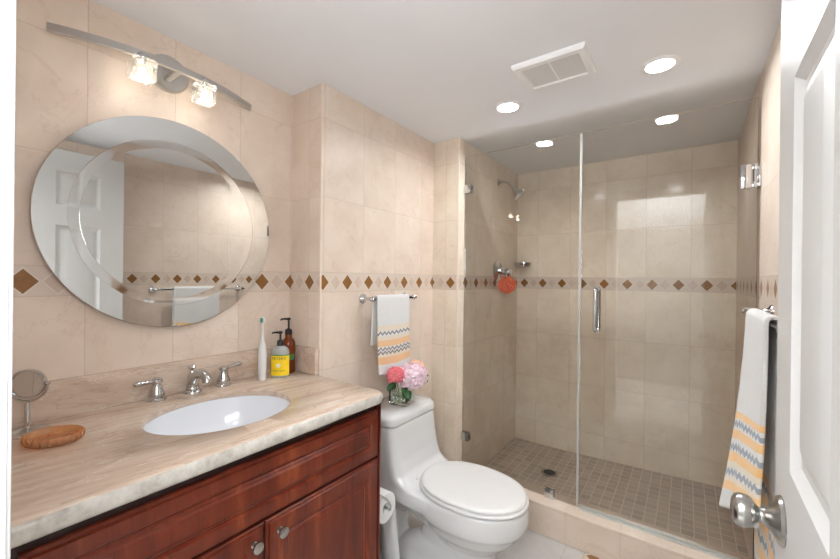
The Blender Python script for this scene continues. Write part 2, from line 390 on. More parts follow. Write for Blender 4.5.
# hall outside the doorway
struct('wall_hall', box(BM(), -2.6, 1.6, -1.75, -1.65, 0, 2.5), plain('hall_wall_paint', (.45, .45, .45), .8))
struct('ceiling_hall', box(BM(), -2.6, 1.6, -1.75, YF-.1, 2.5, 2.6), M['hall_paint'])
struct('floor_hall', box(BM(), -2.6, 1.6, -1.65, YF-.1, -.1, -.002), M['hall_floor'])
# shower floor: mosaic falling gently towards the drain
bm = BM(); nx, ny = 24, 16; g_ = []
for i in range(nx+1):
    col = []
    for j in range(ny+1):
        x = XS+(XR-XS)*i/nx; y = 2.065+(Y3-2.065)*j/ny
        z = .038+.030*max(0, (x+.72))/.95+.010*min(1, math.hypot(x+.725, y-2.48)/.3)
        col.append(bm.verts.new((x, y, z)))
    g_.append(col)
for i in range(nx):
    for j in range(ny): bm.faces.new((g_[i][j], g_[i+1][j], g_[i+1][j+1], g_[i][j+1]))
r = bmesh.ops.extrude_face_region(bm, geom=bm.faces[:])
for v in [e for e in r['geom'] if isinstance(e, bmesh.types.BMVert)]: v.co.z = 0.0
struct('floor_shower', bm, mosaic_mat(), smooth=True)
# curb under the glass
curb_m = tile_mat('tile_curb', ux=(-.48, .241, 0), uy=(0, 5, 0), rows=[.1465], band=False, tint=.90)
struct('trim_shower_curb', box(BM(), XS, XR, 1.914, 2.066, 0, .159, .004), curb_m)

# ------------------------------------------------------------------ vanity
def raised(bm, y0, y1, z0, z1, loops, x0):
    """a door or drawer front facing +X: nested rectangles (inset, x)"""
    rings = [[Vector((x, y0+i, z0+i)), Vector((x, y1-i, z0+i)), Vector((x, y1-i, z1-i)), Vector((x, y0+i, z1-i))] for i, x in loops]
    rings.insert(0, [Vector((x0, y0, z0)), Vector((x0, y1, z0)), Vector((x0, y1, z1)), Vector((x0, y0, z1))])
    V = loft(bm, rings, True, True)
XF = -.925
van = thing('vanity_cabinet', 'cherry red wooden vanity cabinet under the beige stone countertop', 'cabinet', (-1.2, .56, 0))
bm = BM()
box(bm, XM+.002, XF-.020, YF+.012, YF+.030, .10, .838); box(bm, XM+.212, XF-.020, 1.028, 1.046, .10, .838); box(bm, XM+.002, XF-.020, YF+.030, 1.028, .10, .118)
box(bm, XM+.002, XM+.008, YF+.030, 1.028, .118, .838); box(bm, XF-.040, XF-.020, YF+.030, 1.028, .118, .838)
obj('body', bm, M['wood_dark'], van, False)
bm = BM(); box(bm, XM+.002, XF-.09, YF+.03, 1.03, 0.001, .10); obj('toe_kick', bm, M['wood_dark'], van, False)
bm = BM(); box(bm, XF-.0198, XF-.001, 1.0463, 1.0525, .10, .838); box(bm, XM+.21, XF-.0198, 1.0463, 1.0525, .10, .838); obj('side_panel', bm, M['wood'], van, False)
def front(x, base=0.0):
    return [(.0, x-.009), (.003, x-.006), (.007, x-.0055), (.010, x), (.052, x), (.057, x-.008), (.063, x-.008), (.068, x-.003), (.072, x-.003), (.079, x+.001), (.083, x+.001)]
bm = BM(); raised(bm, .125, 1.0455, .636, .807, [(0, XF-.009), (.003, XF-.006), (.007, XF-.0055), (.010, XF), (.040, XF), (.045, XF-.008), (.050, XF-.008), (.0545, XF-.003), (.058, XF-.003), (.064, XF+.002), (.067, XF+.002)], XF-.0198)
obj('drawer_front', bm, M['wood'], van, True, angle=18)
KN = []
for y0, y1, ky in ((.125, .5865, .553), (.5905, 1.0455, .629)):
    bm = BM(); raised(bm, y0, y1, .112, .627, front(XF), XF-.0198)
    d = obj('door', bm, M['wood'], van, True, angle=18)
    bm = BM(); lathe(bm, [(.009, 0), (.009, .002), (.005, .004), (.0045, .011), (.0085, .0155), (.0145, .018), (.0155, .021), (.0145, .024), (.009, .026), (.002, .0265)], (XF, ky, .587), (1, 0, 0), 24)
    k = obj('knob', bm, M['nickel'], d); k['label'] = 'brushed metal round knob'

ct = .881; cb = .841
SCX, SCY, SA, SB = -1.18, .598, .178, .208       # sink: semi-axes along x and y
def counter_in(x, y, inset):
    x0, x1, y0, y1 = XM+.001, -.894-inset, YF+.002, 1.050-inset
    if not (x0 <= x <= x1 and y0 <= y <= y1): return False
    r = .035
    if x > x1-r and y > y1-r and math.hypot(x-(x1-r), y-(y1-r)) > r: return False
    return True
def counter_pt(a, inset):
    dx, dy = math.cos(a), math.sin(a); lo, hi = .0, 1.5
    for _ in range(40):
        mid = (lo+hi)/2
        if counter_in(SCX+dx*mid, SCY+dy*mid, inset): lo = mid
        else: hi = mid
    return SCX+dx*lo, SCY+dy*lo
angs = [2*PI*i/240 for i in range(240)]
for cx_, cy_ in ((XM+.001, YF+.002), (-.894, YF+.002), (XM+.001, 1.05)): angs.append(math.atan2(cy_-SCY, cx_-SCX) % (2*PI))
for i in range(9):
    a = PI/2*i/8; angs.append(math.atan2(1.05-.035+.035*math.sin(a)-SCY, -.894-.035+.035*math.cos(a)-SCX) % (2*PI))
angs = sorted(angs)
def ering(k, z): return [Vector((SCX+SA*k*math.cos(t), SCY+SB*k*math.sin(t), z)) for t in [math.atan2(math.sin(a)/SB, math.cos(a)/SA) for a in angs]]
def oring(inset, z): return [Vector((*counter_pt(a, inset), z)) for a in angs]
bm = BM()
loft(bm, [ering(1.0, ct-.020), ering(1.0, ct-.003), ering(1.02, ct), oring(.012, ct), oring(.004, ct-.004), oring(0, ct-.013), oring(0, cb+.010), oring(.004, cb+.002), oring(.008, cb), oring(.026, cb), oring(.028, ct-.020), ering(1.0, ct-.020)], False, False)
bmesh.ops.remove_doubles(bm, verts=bm.verts, dist=1e-5)
ctop = tag(obj('countertop', bm, M['marble'], None, True, (SCX, SCY, cb)), 'beige veined stone countertop with a sink cut-out on the red wooden cabinet', 'countertop')
bm = BM(); box(bm, XM, XM+.02, YF+.002, Y1, ct, .991, .0015, 1)
tag(obj('backsplash', bm, M['marble_splash'], None, False, (XM, .55, ct)), 'long low stone backsplash strip along the wall behind the faucet', 'backsplash')
bm = BM(); box(bm, XM+.0205, XT-.004, Y1-.02, Y1-.0005, ct, .991, .0015, 1)
tag(obj('side_splash', bm, M['marble_splash'], None, False, (XM+.1, Y1, ct)), 'short stone splash piece at the counter end beside the amber bottle', 'backsplash')
# undermount basin
sink = thing('sink', 'white oval undermount basin set into the beige stone countertop', 'sink', (SCX, SCY, cb-.15))
prof = [(1.06, 0), (1.0, 0), (.985, -.012), (.955, -.04), (.90, -.075), (.78, -.112), (.58, -.134), (.34, -.143), (.12, -.146), (.12, -.155), (.36, -.153), (.60, -.145), (.82, -.12), (.95, -.08), (1.01, -.03), (1.06, -.01), (1.06, 0)]
rg = [[Vector((SCX+SA*k*math.cos(2*PI*i/96), SCY+SB*k*math.sin(2*PI*i/96), ct-.021+z)) for i in range(96)] for k, z in prof]
bm = BM(); loft(bm, rg, False, False); bmesh.ops.remove_doubles(bm, verts=bm.verts, dist=1e-6); obj('basin', bm, M['sink_white'], sink, angle=60)
bm = BM(); lathe(bm, [(.030, 0), (.030, .003), (.022, .004), (.018, .002), (.001, .002)], (SCX, SCY, ct-.1665), (0, 0, 1), 24); obj('drain', bm, M['chrome'], sink)
# widespread faucet
fa = thing('faucet', 'chrome widespread basin faucet with spout and two lever handles', 'faucet', (-1.43, .615, ct))
def esc(bm, c, s=1.0):
    lathe(bm, [(.029*s, 0), (.029*s, .004), (.026*s, .007), (.0235*s, .009), (.0235*s, .014), (.0245*s, .017), (.021*s, .026), (.0165*s, .038), (.0135*s, .050), (.0125*s, .056), (.0165*s, .059), (.0175*s, .063), (.0165*s, .068), (.010*s, .073), (.002, .0745)], c, (0, 0, 1), 28)
for yy, dirv in ((.506, (.12, -1, .02)), (.727, (.12, 1, .16))):
    bm = BM(); esc(bm, (-1.437, yy, ct)); hb = obj('handle', bm, M['chrome'], fa)
    d = Vector(dirv).normalized(); p0 = Vector((-1.437, yy, ct+.064)); bm = BM()
    tube(bm, [p0+d*t for t in (.008, .02, .032, .045, .056, .064, .069)], [.0075, .0062, .0062, .0076, .0092, .0085, .003], 16)
    obj('lever', bm, M['chrome'], hb)
bm = BM(); c = (-1.437, .617, ct)
lathe(bm, [(.030, 0), (.030, .004), (.026, .008), (.022, .010), (.022, .016), (.020, .020)], c, (0, 0, 1), 28)
P0 = Vector(c)
tube(bm, spline([P0+Vector((-.002, 0, .012)), P0+Vector((.006, 0, .040)), P0+Vector((.032, 0, .066)), P0+Vector((.066, 0, .078)), P0+Vector((.096, 0, .070)), P0+Vector((.110, 0, .050))], 6), [.021, .0205, .020, .0195, .019, .0185]+[.0175]*6+[.0165]*6+[.0155]*6+[.0145]*6+[.0135], 20)
obj('spout', bm, M['chrome'], fa, angle=60)
bm = BM(); lathe(bm, [(.014, .035), (.0135, .055), (.010, .066), (.006, .072), (.006, .080), (.012, .084), (.0135, .089), (.011, .094), (.003, .097)], (-1.442, .617, ct), (0, 0, 1), 24); obj('lift_rod', bm, M['chrome'], fa)

# ------------------------------------------------------------------ things on the counter
VD = Vector((-.80, .60, 0))   # horizontal view direction towards the counter's far end
# toothbrush
tb = thing('electric_toothbrush', 'white electric toothbrush standing upright on the counter beside the yellow soap bottle', 'toothbrush', (-1.389, .857, ct))
bm = BM(); lathe(bm, [(.0135, 0), (.015, .003), (.0158, .05), (.0155, .11), (.0135, .135), (.0095, .148), (.006, .152), (.001, .152)], (-1.389, .857, ct), (0, 0, 1), 24); obj('handle', bm, M['plastic_white'], tb)
bm = BM(); lathe(bm, [(.0085, .152), (.0075, .156), (.0045, .175), (.0036, .20), (.0034, .225), (.0036, .232)], (-1.389, .857, ct), (0, 0, 1), 16)
lathe(bm, [(.0075, -.003), (.0085, .0), (.0075, .004), (.004, .006)], (-1.3875, .8555, ct+.241), (.6, -.8, 0), 20, 1.0, 1.45); nb = obj('brush_head', bm, M['plastic_white'], tb)
bm = BM()
for i in range(-2, 3):
    for j in range(-3, 4):
        if (i/2.4)**2+(j/3.4)**2 < 1:
            p = Vector((-1.3875, .8555, ct+.241))+Vector((.8, .6, 0))*i*.0026+Vector((0, 0, 1))*j*.0028
            tube(bm, [p+Vector((.6, -.8, 0))*.005, p+Vector((.6, -.8, 0))*.014], .0011, 6)
bs = obj('bristles', bm, M['brush_green'], nb); bs['label'] = 'green bristles'
# yellow-label soap bottle (oval in plan, label towards the room)
sb = thing('hand_soap_bottle', 'clear soap bottle with a yellow label and black pump in front of the amber bottle', 'soap bottle', (-1.373, .928, ct))
SBX = Vector((.78, .62, 0)).normalized(); SBN = Vector((.62, -.78, 0)).normalized(); SBC = Vector((-1.376, .930, ct))
bm = BM(); lathe(bm, [(.033, 0), (.0365, .005), (.037, .02), (.037, .092), (.036, .108), (.030, .121), (.018, .129), (.013, .131)], SBC, (0, 0, 1), 48, 1.0, .68, dirx=SBX); obj('bottle', bm, M['clear_soap'], sb)
def wrap(u, z, k=1.02):   # a point on the oval body, u = angle from the label's middle
    return SBC+SBX*(.037*k*math.sin(u))+SBN*(.037*.68*k*math.cos(u))+Vector((0, 0, z))
def patch(bm, u0, u1, z0, z1, k, n=24):
    A = [bm.verts.new(wrap(u0+(u1-u0)*i/n, z0, k)) for i in range(n+1)]; B = [bm.verts.new(wrap(u0+(u1-u0)*i/n, z1, k)) for i in range(n+1)]
    for i in range(n): bm.faces.new((A[i], A[i+1], B[i+1], B[i]))
bm = BM(); patch(bm, -1.5, 1.5, .010, .091, 1.015); lb = obj('label', bm, M['label_yellow'], sb)
bm = BM(); patch(bm, -1.5, 1.5, .0912, .0955, 1.016); gb = obj('label_band', bm, M['label_green'], sb)
def text_mesh(body, size):
    cu = bpy.data.curves.new('t', 'FONT'); cu.body = body; cu.size = size; cu.align_x = 'CENTER'; cu.align_y = 'CENTER'; cu.resolution_u = 3
    o = bpy.data.objects.new('t', cu); COL.objects.link(o); bpy.context.view_layer.update()
    me = bpy.data.meshes.new_from_object(o.evaluated_get(bpy.context.evaluated_depsgraph_get()))
    bm_ = BM(); bm_.from_mesh(me); bpy.data.objects.remove(o); bpy.data.meshes.remove(me); bpy.data.curves.remove(cu); return bm_
for body, size, z in (("MEYER'S", .0155, .0795), ('HAND SOAP', .0085, .030)):
    bm = text_mesh(body, size)
    for v in bm.verts: v.co = wrap(v.co.x/.0345, z+v.co.y, 1.035)
    obj('lettering', bm, M['label_ink'], sb, False)
bm = BM(); n_ = 24
cv = bm.verts.new(wrap(0, .052, 1.035)); rv = [bm.verts.new(wrap(math.cos(2*PI*i/n_)*.0085/.036, .052+math.sin(2*PI*i/n_)*.0085, 1.035)) for i in range(n_)]
for i in range(n_): bm.faces.new((cv, rv[i], rv[(i+1) % n_]))
obj('emblem', bm, M['label_cream'], sb, False)
def pump(parent, c, z0, r, hgt, noz, drop):
    c = Vector(c); bm = BM()
    lathe(bm, [(r, z0), (r*1.03, z0+.003), (r, z0+.018), (r*.75, z0+.022), (r*.42, z0+.024), (.0042, z0+.027), (.0042, z0+hgt-.012), (.0085, z0+hgt-.010), (.0085, z0+hgt-.002), (.005, z0+hgt)], c, (0, 0, 1), 24)
    a = c+Vector((0, 0, z0+hgt-.006)); n = Vector(noz).normalized()
    tube(bm, [a, a+n*.018, a+n*.030+Vector((0, 0, -.001)), a+n*.035+Vector((0, 0, -drop))], [.0052, .0042, .0036, .003], 12)
    return obj('pump', bm, M['black_plastic'], parent)
pump(sb, SBC, .130, .0135, .060, (-.78, -.62, 0), .004)
# tall amber pump bottle
AB = Vector((-1.418, .998, ct))
ab = thing('amber_pump_bottle', 'tall amber pump bottle in the counter corner behind the yellow label bottle', 'soap bottle', AB)
bm = BM(); lathe(bm, [(.026, 0), (.028, .004), (.0285, .01), (.0285, .115), (.027, .130), (.021, .143), (.0145, .150), (.0135, .168)], AB, (0, 0, 1), 32); obj('bottle', bm, M['amber_plastic'], ab)
bm = BM(); n = 10
A = [(AB+Vector((.0289*math.cos(a), .0289*math.sin(a), .058)), AB+Vector((.0289*math.cos(a), .0289*math.sin(a), .082))) for a in [-.95+1.3*i/n for i in range(n+1)]]
vv = [(bm.verts.new(p), bm.verts.new(q)) for p, q in A]
for i in range(n): bm.faces.new((vv[i][0], vv[i+1][0], vv[i+1][1], vv[i][1]))
l_ = obj('label', bm, M['label_green'], ab); l_['label'] = 'small green label'
pump(ab, AB, .166, .0150, .072, (-.80, -.60, 0), .006)
# standing make-up mirror
SM = Vector((-1.398, .200, ct))
sm = thing('tabletop_mirror', 'small round chrome make-up mirror standing on the counter beside the soap dish', 'mirror', SM)
bm = BM(); lathe(bm, [(.048, 0), (.048, .003), (.044, .006), (.020, .010), (.007, .014), (.0055, .02), (.0055, .070), (.004, .078)], SM, (0, 0, 1), 36); obj('stand', bm, M['chrome'], sm)
mn = Vector((.80, -.60, .03)).normalized(); mc = SM+Vector((0, 0, .127)); ma, mb_, _ = frame_of(mn); side = mn.cross(Vector((0, 0, 1))).normalized()
bm = BM(); tube(bm, [mc+side*(.0425*math.cos(t))+Vector((0, 0, 1))*(.0445*math.sin(t)) for t in [PI+PI*i/24 for i in range(25)]], .0028, 10)
for s in (-1, 1): tube(bm, [mc+side*s*.037, mc+side*s*.046], .0042, 12)
obj('yoke', bm, M['chrome'], sm)
bm = BM(); lathe(bm, [(.0325, .004), (.0335, .0085), (.0375, .0085), (.0385, .005), (.0385, -.005), (.0375, -.0085), (.0335, -.0085), (.0325, -.004)], mc, mn, 40, cap0=False, cap1=False); obj('rim', bm, M['chrome'], sm)
bm = BM(); lathe(bm, [(.0345, -.0035), (.0345, .0035)], mc, mn, 40); obj('mirror_face', bm, M['mirror_glass'], sm, False)
# amber soap dish
SD = Vector((-1.272, .228, ct)); dd = Vector((.78, .62, 0))
sd = thing('soap_dish', 'oval amber ribbed soap dish on the counter in front of the make-up mirror', 'soap dish', SD)
bm = BM(); n = 144
def dring(k, z, rib): return [SD+dd.normalized()*(.061*k*(1+rib*math.cos(24*2*PI*i/n))*math.cos(2*PI*i/n))+Vector((-.62, .78, 0)).normalized()*(.050*k*(1+rib*math.cos(24*2*PI*i/n))*math.sin(2*PI*i/n))+Vector((0, 0, z)) for i in range(n)]
loft(bm, [dring(.84, 0, .015), dring(.95, .005, .03), dring(1.0, .014, .028), dring(1.0, .021, .018), dring(.97, .0235, .006), dring(.925, .021, 0), dring(.88, .009, 0), dring(.70, .006, 0)])
obj('dish', bm, M['amber_resin'], sd)
bm = BM()
for i in range(-4, 5):
    hw = .040*math.sqrt(max(0, 1-(i/4.8)**2)); c0 = SD+dd*(.0105*i)+Vector((0, 0, .009)); pv = Vector((-.62, .78, 0))
    tube(bm, [c0-pv*hw*.85, c0+pv*hw*.85], .0022, 8)
obj('ridges', bm, M['amber_resin'], sd)

# ------------------------------------------------------------------ wall mirror (round, with an etched bevelled ring)
MC = Vector((XM+.030, .566, 1.475)); MR = .3565
wm = thing('wall_mirror', 'large round frameless wall mirror with an etched ring above the sink', 'mirror', (XM, .566, 1.475))
def cring(r, x, n=160): return [Vector((x, MC.y+r*math.cos(2*PI*i/n), MC.z+r*math.sin(2*PI*i/n))) for i in range(n)]
bm = BM(); loft(bm, [cring(MR-.001, MC.x-.006), cring(MR, MC.x-.005), cring(MR, MC.x-.001), cring(MR-.0012, MC.x), cring(.282, MC.x)], True, False)
o_ = obj('glass', bm, M['mirror_glass'], wm, True, angle=10)
bm = BM(); loft(bm, [cring(.282, MC.x), cring(.2813, MC.x-.0012), cring(.2555, MC.x-.0019)], False, False); obj('etched_ring', bm, plain('etched_glass', (.74, .74, .73), .05, 1.0, var=.01), wm, False)
bm = BM(); loft(bm, [cring(.2555, MC.x-.0019), cring(.2553, MC.x-.0001), cring(.05, MC.x-.0001)], False, True); obj('inner_glass', bm, M['mirror_glass'], wm, True, angle=10)
bm = BM(); lathe(bm, [(.20, 0), (.20, .0235)], (XM, MC.y, MC.z), (1, 0, 0), 40); obj('backing', bm, M['dark'], wm, False)

# ------------------------------------------------------------------ vanity light
VL = Vector((XM, .532, 1.98))
vl = thing('vanity_light', 'curved brushed metal wall light bar with two crystal cube shades', 'wall light', VL)
bm = BM(); lathe(bm, [(.062, 0.0005), (.062, .014), (.058, .019), (.002, .020)], (XM, .545, 1.997), (1, 0, 0), 48); obj('canopy', bm, M['silver_paint'], vl)
bm = BM(); box(bm, XM+.02, XM+.112, .528, .546, 1.964, 1.980, .002); obj('bracket', bm, M['silver_paint'], vl)
bm = BM(); N = 40; rings = []
for i in range(N+1):
    s = -1+2*i/N; y = .524+s*.290; d = .124-.066*s*s
    x = XM+d; hw = .0105; th = .007; zc = 1.9695+.003*(1-s*s)
    tn = Vector((.132*s/.296*1.0, -1, 0)); tn = Vector((-tn.y, tn.x, 0)).normalized()  # normal in plan
    rings.append([Vector((x, y, zc-hw))-tn*th, Vector((x, y, zc-hw))+tn*th, Vector((x, y, zc+hw))+tn*th, Vector((x, y, zc+hw))-tn*th])
loft(bm, rings); obj('bar', bm, M['silver_paint'], vl, True, angle=30)
for yy in (.434, .615):
    c = Vector((XM+.118, yy, 1.926))
    bm = BM(); lathe(bm, [(.012, .048), (.015, .044), (.015, .030), (.011, .022)], c, (0, 0, 1), 20); so = obj('socket', bm, M['chrome'], vl)
    # rippled crystal cube: hollow block, open at the foot
    bm = BM()
    def wob(p):
        return Vector((p.x+.0016*math.sin(p.z*420+p.y*300), p.y+.0016*math.sin(p.x*380+p.z*410), p.z+.0012*math.sin(p.x*400+p.y*350)))
    def sq(h, z, r=.008): return [wob(q) for q in rrect(c.x, c.y, h, h, r, c.z+z, 4)]
    loft(bm, [sq(.010, .031, .006), sq(.026, .031), sq(.030, .027), sq(.031, .013), sq(.0295, 0), sq(.031, -.013), sq(.0305, -.029), sq(.028, -.032), sq(.0215, -.031), sq(.0205, -.026), sq(.0215, 0), sq(.0205, .018), sq(.018, .022), sq(.010, .022, .006)], False, False)
    obj('lamp_shade', bm, M['shade_glass'], vl, angle=25)
    bm = BM(); sphere(bm, c+Vector((0, 0, -.006)), .0095, 3, (1, 1, 1.35)); obj('bulb', bm, M['bulb'], vl)
    L = bpy.data.lights.new('bulb_light', 'POINT'); L.energy = BULB_W; L.color = (1, .95, .89); L.shadow_soft_size = .02
    lo = bpy.data.objects.new('bulb_light', L); COL.objects.link(lo); lo.parent = vl; lo.location = c+Vector((0, 0, -.022))-VL

# ------------------------------------------------------------------ ceiling
for i, (x, y, lab) in enumerate(((-.715, 1.712, 'recessed ceiling light nearer the shower head, left of the vent'), (-.096, 1.707, 'recessed ceiling light nearer the open white door'))):
    dl = thing('recessed_light', lab, 'ceiling light', (x, y, ZC), 'recessed ceiling lights')
    bm = BM(); lathe(bm, [(.047, -.001), (.049, -.0045), (.062, -.004), (.067, -.001), (.067, 0)], (x, y, ZC), (0, 0, 1), 48, cap0=False, cap1=False); obj('trim_ring', bm, M['vent_white'], dl)
    bm = BM(); lathe(bm, [(.0485, -.0005), (.0485, -.0035), (.001, -.004)], (x, y, ZC), (0, 0, 1), 48); obj('lens', bm, M['led'], dl)
    L = bpy.data.lights.new('downlight', 'AREA'); L.shape = 'DISK'; L.size = .09; L.energy = DOWNLIGHT_W; L.spread = math.radians(165); L.color = (.96, .985, 1.0)
    lo = bpy.data.objects.new('downlight', L); COL.objects.link(lo); lo.parent = dl; lo.location = (0, 0, -.008)
vx0, vx1, vy0, vy1 = -.570, -.300, 1.390, 1.605
ev = thing('exhaust_vent', 'white rectangular exhaust fan grille in the ceiling', 'vent', ((vx0+vx1)/2, (vy0+vy1)/2, ZC))
def rr(i, z): return [Vector((vx0+i, vy0+i, z)), Vector((vx1-i, vy0+i, z)), Vector((vx1-i, vy1-i, z)), Vector((vx0+i, vy1-i, z))]
bm = BM(); loft(bm, [rr(0, ZC), rr(0, ZC-.010), rr(.006, ZC-.018), rr(.026, ZC-.020), rr(.030, ZC-.016), rr(.030, ZC-.010)], False, False); obj('frame', bm, M['vent_white'], ev, True, angle=20)
def grille_mat():
    m_, nt, b = newmat('vent_mesh'); g = NG(nt); P = g.pos(); x, y, z = g.xyz(P)
    def s(a): return g.m('ABSOLUTE', g.m('SUBTRACT', g.m('FRACT', g.m('DIVIDE', a, .0055)), .5))
    f = g.m('MULTIPLY', g.m('LESS_THAN', s(x), .27), g.m('LESS_THAN', s(y), .27))
    g.L.new(g.mix(f, (.72, .72, .72), (.48, .48, .48)), b.inputs['Base Color']); b.inputs['Roughness'].default_value = .7; return m_
gm = grille_mat(); vm = (vx0+vx1)/2
for a, b_ in ((vx0+.030, vm-.004), (vm+.004, vx1-.030)):
    bm = BM(); box(bm, a, b_, vy0+.030, vy1-.030, ZC-.014, ZC-.010); obj('grille', bm, gm, ev, False)
bm = BM(); box(bm, vm-.004, vm+.004, vy0+.030, vy1-.030, ZC-.016, ZC-.010); obj('divider_bar', bm, M['vent_white'], ev, False)

# ------------------------------------------------------------------ white panelled door, open against the right wall
def door_build():
    hx, hy = .1242, .868           # far free edge on the room face
    ang = math.radians(1.3); W = .755; T = .035; Hh = 2.03
    e = Vector((-math.sin(ang), -math.cos(ang), 0)); nrm = Vector((-math.cos(ang), math.sin(ang), 0))  # towards hinge; out of the face
    P0 = Vector((hx, hy, .008))
    def P(a, z, d): return P0+e*a+nrm*d+Vector((0, 0, z))
    dr = thing('panelled_door', 'open white six panel door with a brushed metal knob at the right', 'door', (hx, hy-.3, .008))
    dr['kind'] = 'thing'
    pan = []
    for a0, a1 in ((.120, .328), (.430, .638)):
        for z0, z1 in ((.215, .865), (1.014, 1.582), (1.700, 1.905)): pan.append((a0, a1, z0, z1))
    def slab(bm, d, s):
        A = sorted({0, W, *[p[0] for p in pan], *[p[1] for p in pan]}); Z = sorted({0, Hh, *[p[2] for p in pan], *[p[3] for p in pan]})
        V = {(i, j): bm.verts.new(P(a, z, d)) for i, a in enumerate(A) for j, z in enumerate(Z)}
        for i in range(len(A)-1):
            for j in range(len(Z)-1):
                if any(p[0] <= A[i]+1e-6 and A[i+1] <= p[1]+1e-6 and p[2] <= Z[j]+1e-6 and Z[j+1] <= p[3]+1e-6 for p in pan): continue
                bm.faces.new((V[i, j], V[i+1, j], V[i+1, j+1], V[i, j+1]))
        for a0, a1, z0, z1 in pan:
            def q(k, dd_): return [P(a0+k, z0+k, d+s*dd_), P(a1-k, z0+k, d+s*dd_), P(a1-k, z1-k, d+s*dd_), P(a0+k, z1-k, d+s*dd_)]
            loft(bm, [q(0, 0), q(.004, -.003), q(.014, -.010), q(.022, -.011), q(.052, -.002), q(.056, -.0015)], False, True)
    bm = BM(); slab(bm, 0, 1); slab(bm, -T, -1)
    for a in (0, W):
        bm.faces.new([bm.verts.new(P(a, z, d)) for z, d in ((0, 0), (0, -T), (Hh, -T), (Hh, 0))])
    for z in (0, Hh):
        bm.faces.new([bm.verts.new(P(a, z, d)) for a, d in ((0, 0), (0, -T), (W, -T), (W, 0))])
    bmesh.ops.remove_doubles(bm, verts=bm.verts, dist=1e-4)
    obj('slab', bm, M['white_paint'], dr, True, angle=12)
    kc = P(.070, .918, 0)
    bm = BM(); lathe(bm, [(.036, 0), (.037, .002), (.035, .006), (.028, .009), (.0205, .013), (.014, .020), (.0115, .0245), (.0112, .027), (.0125, .029)], kc, nrm, 40); ro = obj('rose', bm, M['nickel'], dr); 
    bm = BM(); lathe(bm, [(.0125, .029), (.0165, .033), (.0215, .036), (.0245, .041), (.0252, .047), (.0247, .053), (.0225, .0575), (.014, .0615), (.002, .0628)], kc, nrm, 40); obj('knob', bm, M['nickel'], dr)
    bm = BM(); lathe(bm, [(.036, 0), (.035, .006), (.02, .013), (.0112, .026), (.0125, .030), (.0235, .036), (.0275, .043), (.0235, .050), (.002, .053)], P(.070, .918, -T), -nrm, 32); obj('knob', bm, M['nickel'], dr)
    bm = BM(); box(bm, -.0125, .0125, -.0008, .0008, -.028, .028)
    for v in bm.verts: v.co = P(0, .918, -T/2)+nrm*v.co.x-e*v.co.y*1+Vector((0, 0, v.co.z))
    obj('latch_plate', bm, M['nickel'], dr, False)
    for hz in (.22, 1.02, 1.80):
        bm = BM(); tube(bm, [P(W+.004, hz-.045, .004), P(W+.004, hz+.045, .004)], .006, 12); obj('hinge', bm, M['nickel'], dr)
door_build()

# ------------------------------------------------------------------ towel rails
def towel_rail(name, label, wall_x, s, ya, yb, z, off):
    """s = +1 when the room lies towards +X"""
    t = thing(name, label, 'towel rail', (wall_x, (ya+yb)/2, z), 'chrome towel rails')
    for y in (ya, yb):
        bm = BM(); lathe(bm, [(.024, 0), (.024, .004), (.020, .009), (.013, .013), (.0095, .018), (.0085, .03), (.0085, off-.012), (.0125, off-.008), (.0125, off+.006), (.008, off+.011), (.001, off+.012)], (wall_x, y, z), (s, 0, 0), 28); obj('post', bm, M['chrome'], t)
    bm = BM(); x = wall_x+s*off
    e = .025
    lathe(bm, [(.001, ya-e), (.006, ya-e+.002), (.0085, ya-e+.006), (.0085, ya-.014), (.0075, ya-.012), (.0075, yb+.012), (.0085, yb+.014), (.0085, yb+e-.006), (.006, yb+e-.002), (.001, yb+e)], (x, 0, z), (0, 1, 0), 20); obj('bar', bm, M['chrome'], t); return t
BLZ, BRZ = 1.196, 1.198
towel_rail('towel_rail', 'chrome towel rail on the tiled wall above the toilet', XT, 1, 1.312, 1.632, BLZ, .070)
towel_rail('towel_rail', 'chrome towel rail on the tiled wall behind the open white door', XR, -1, 1.075, 1.700, BRZ, .068)
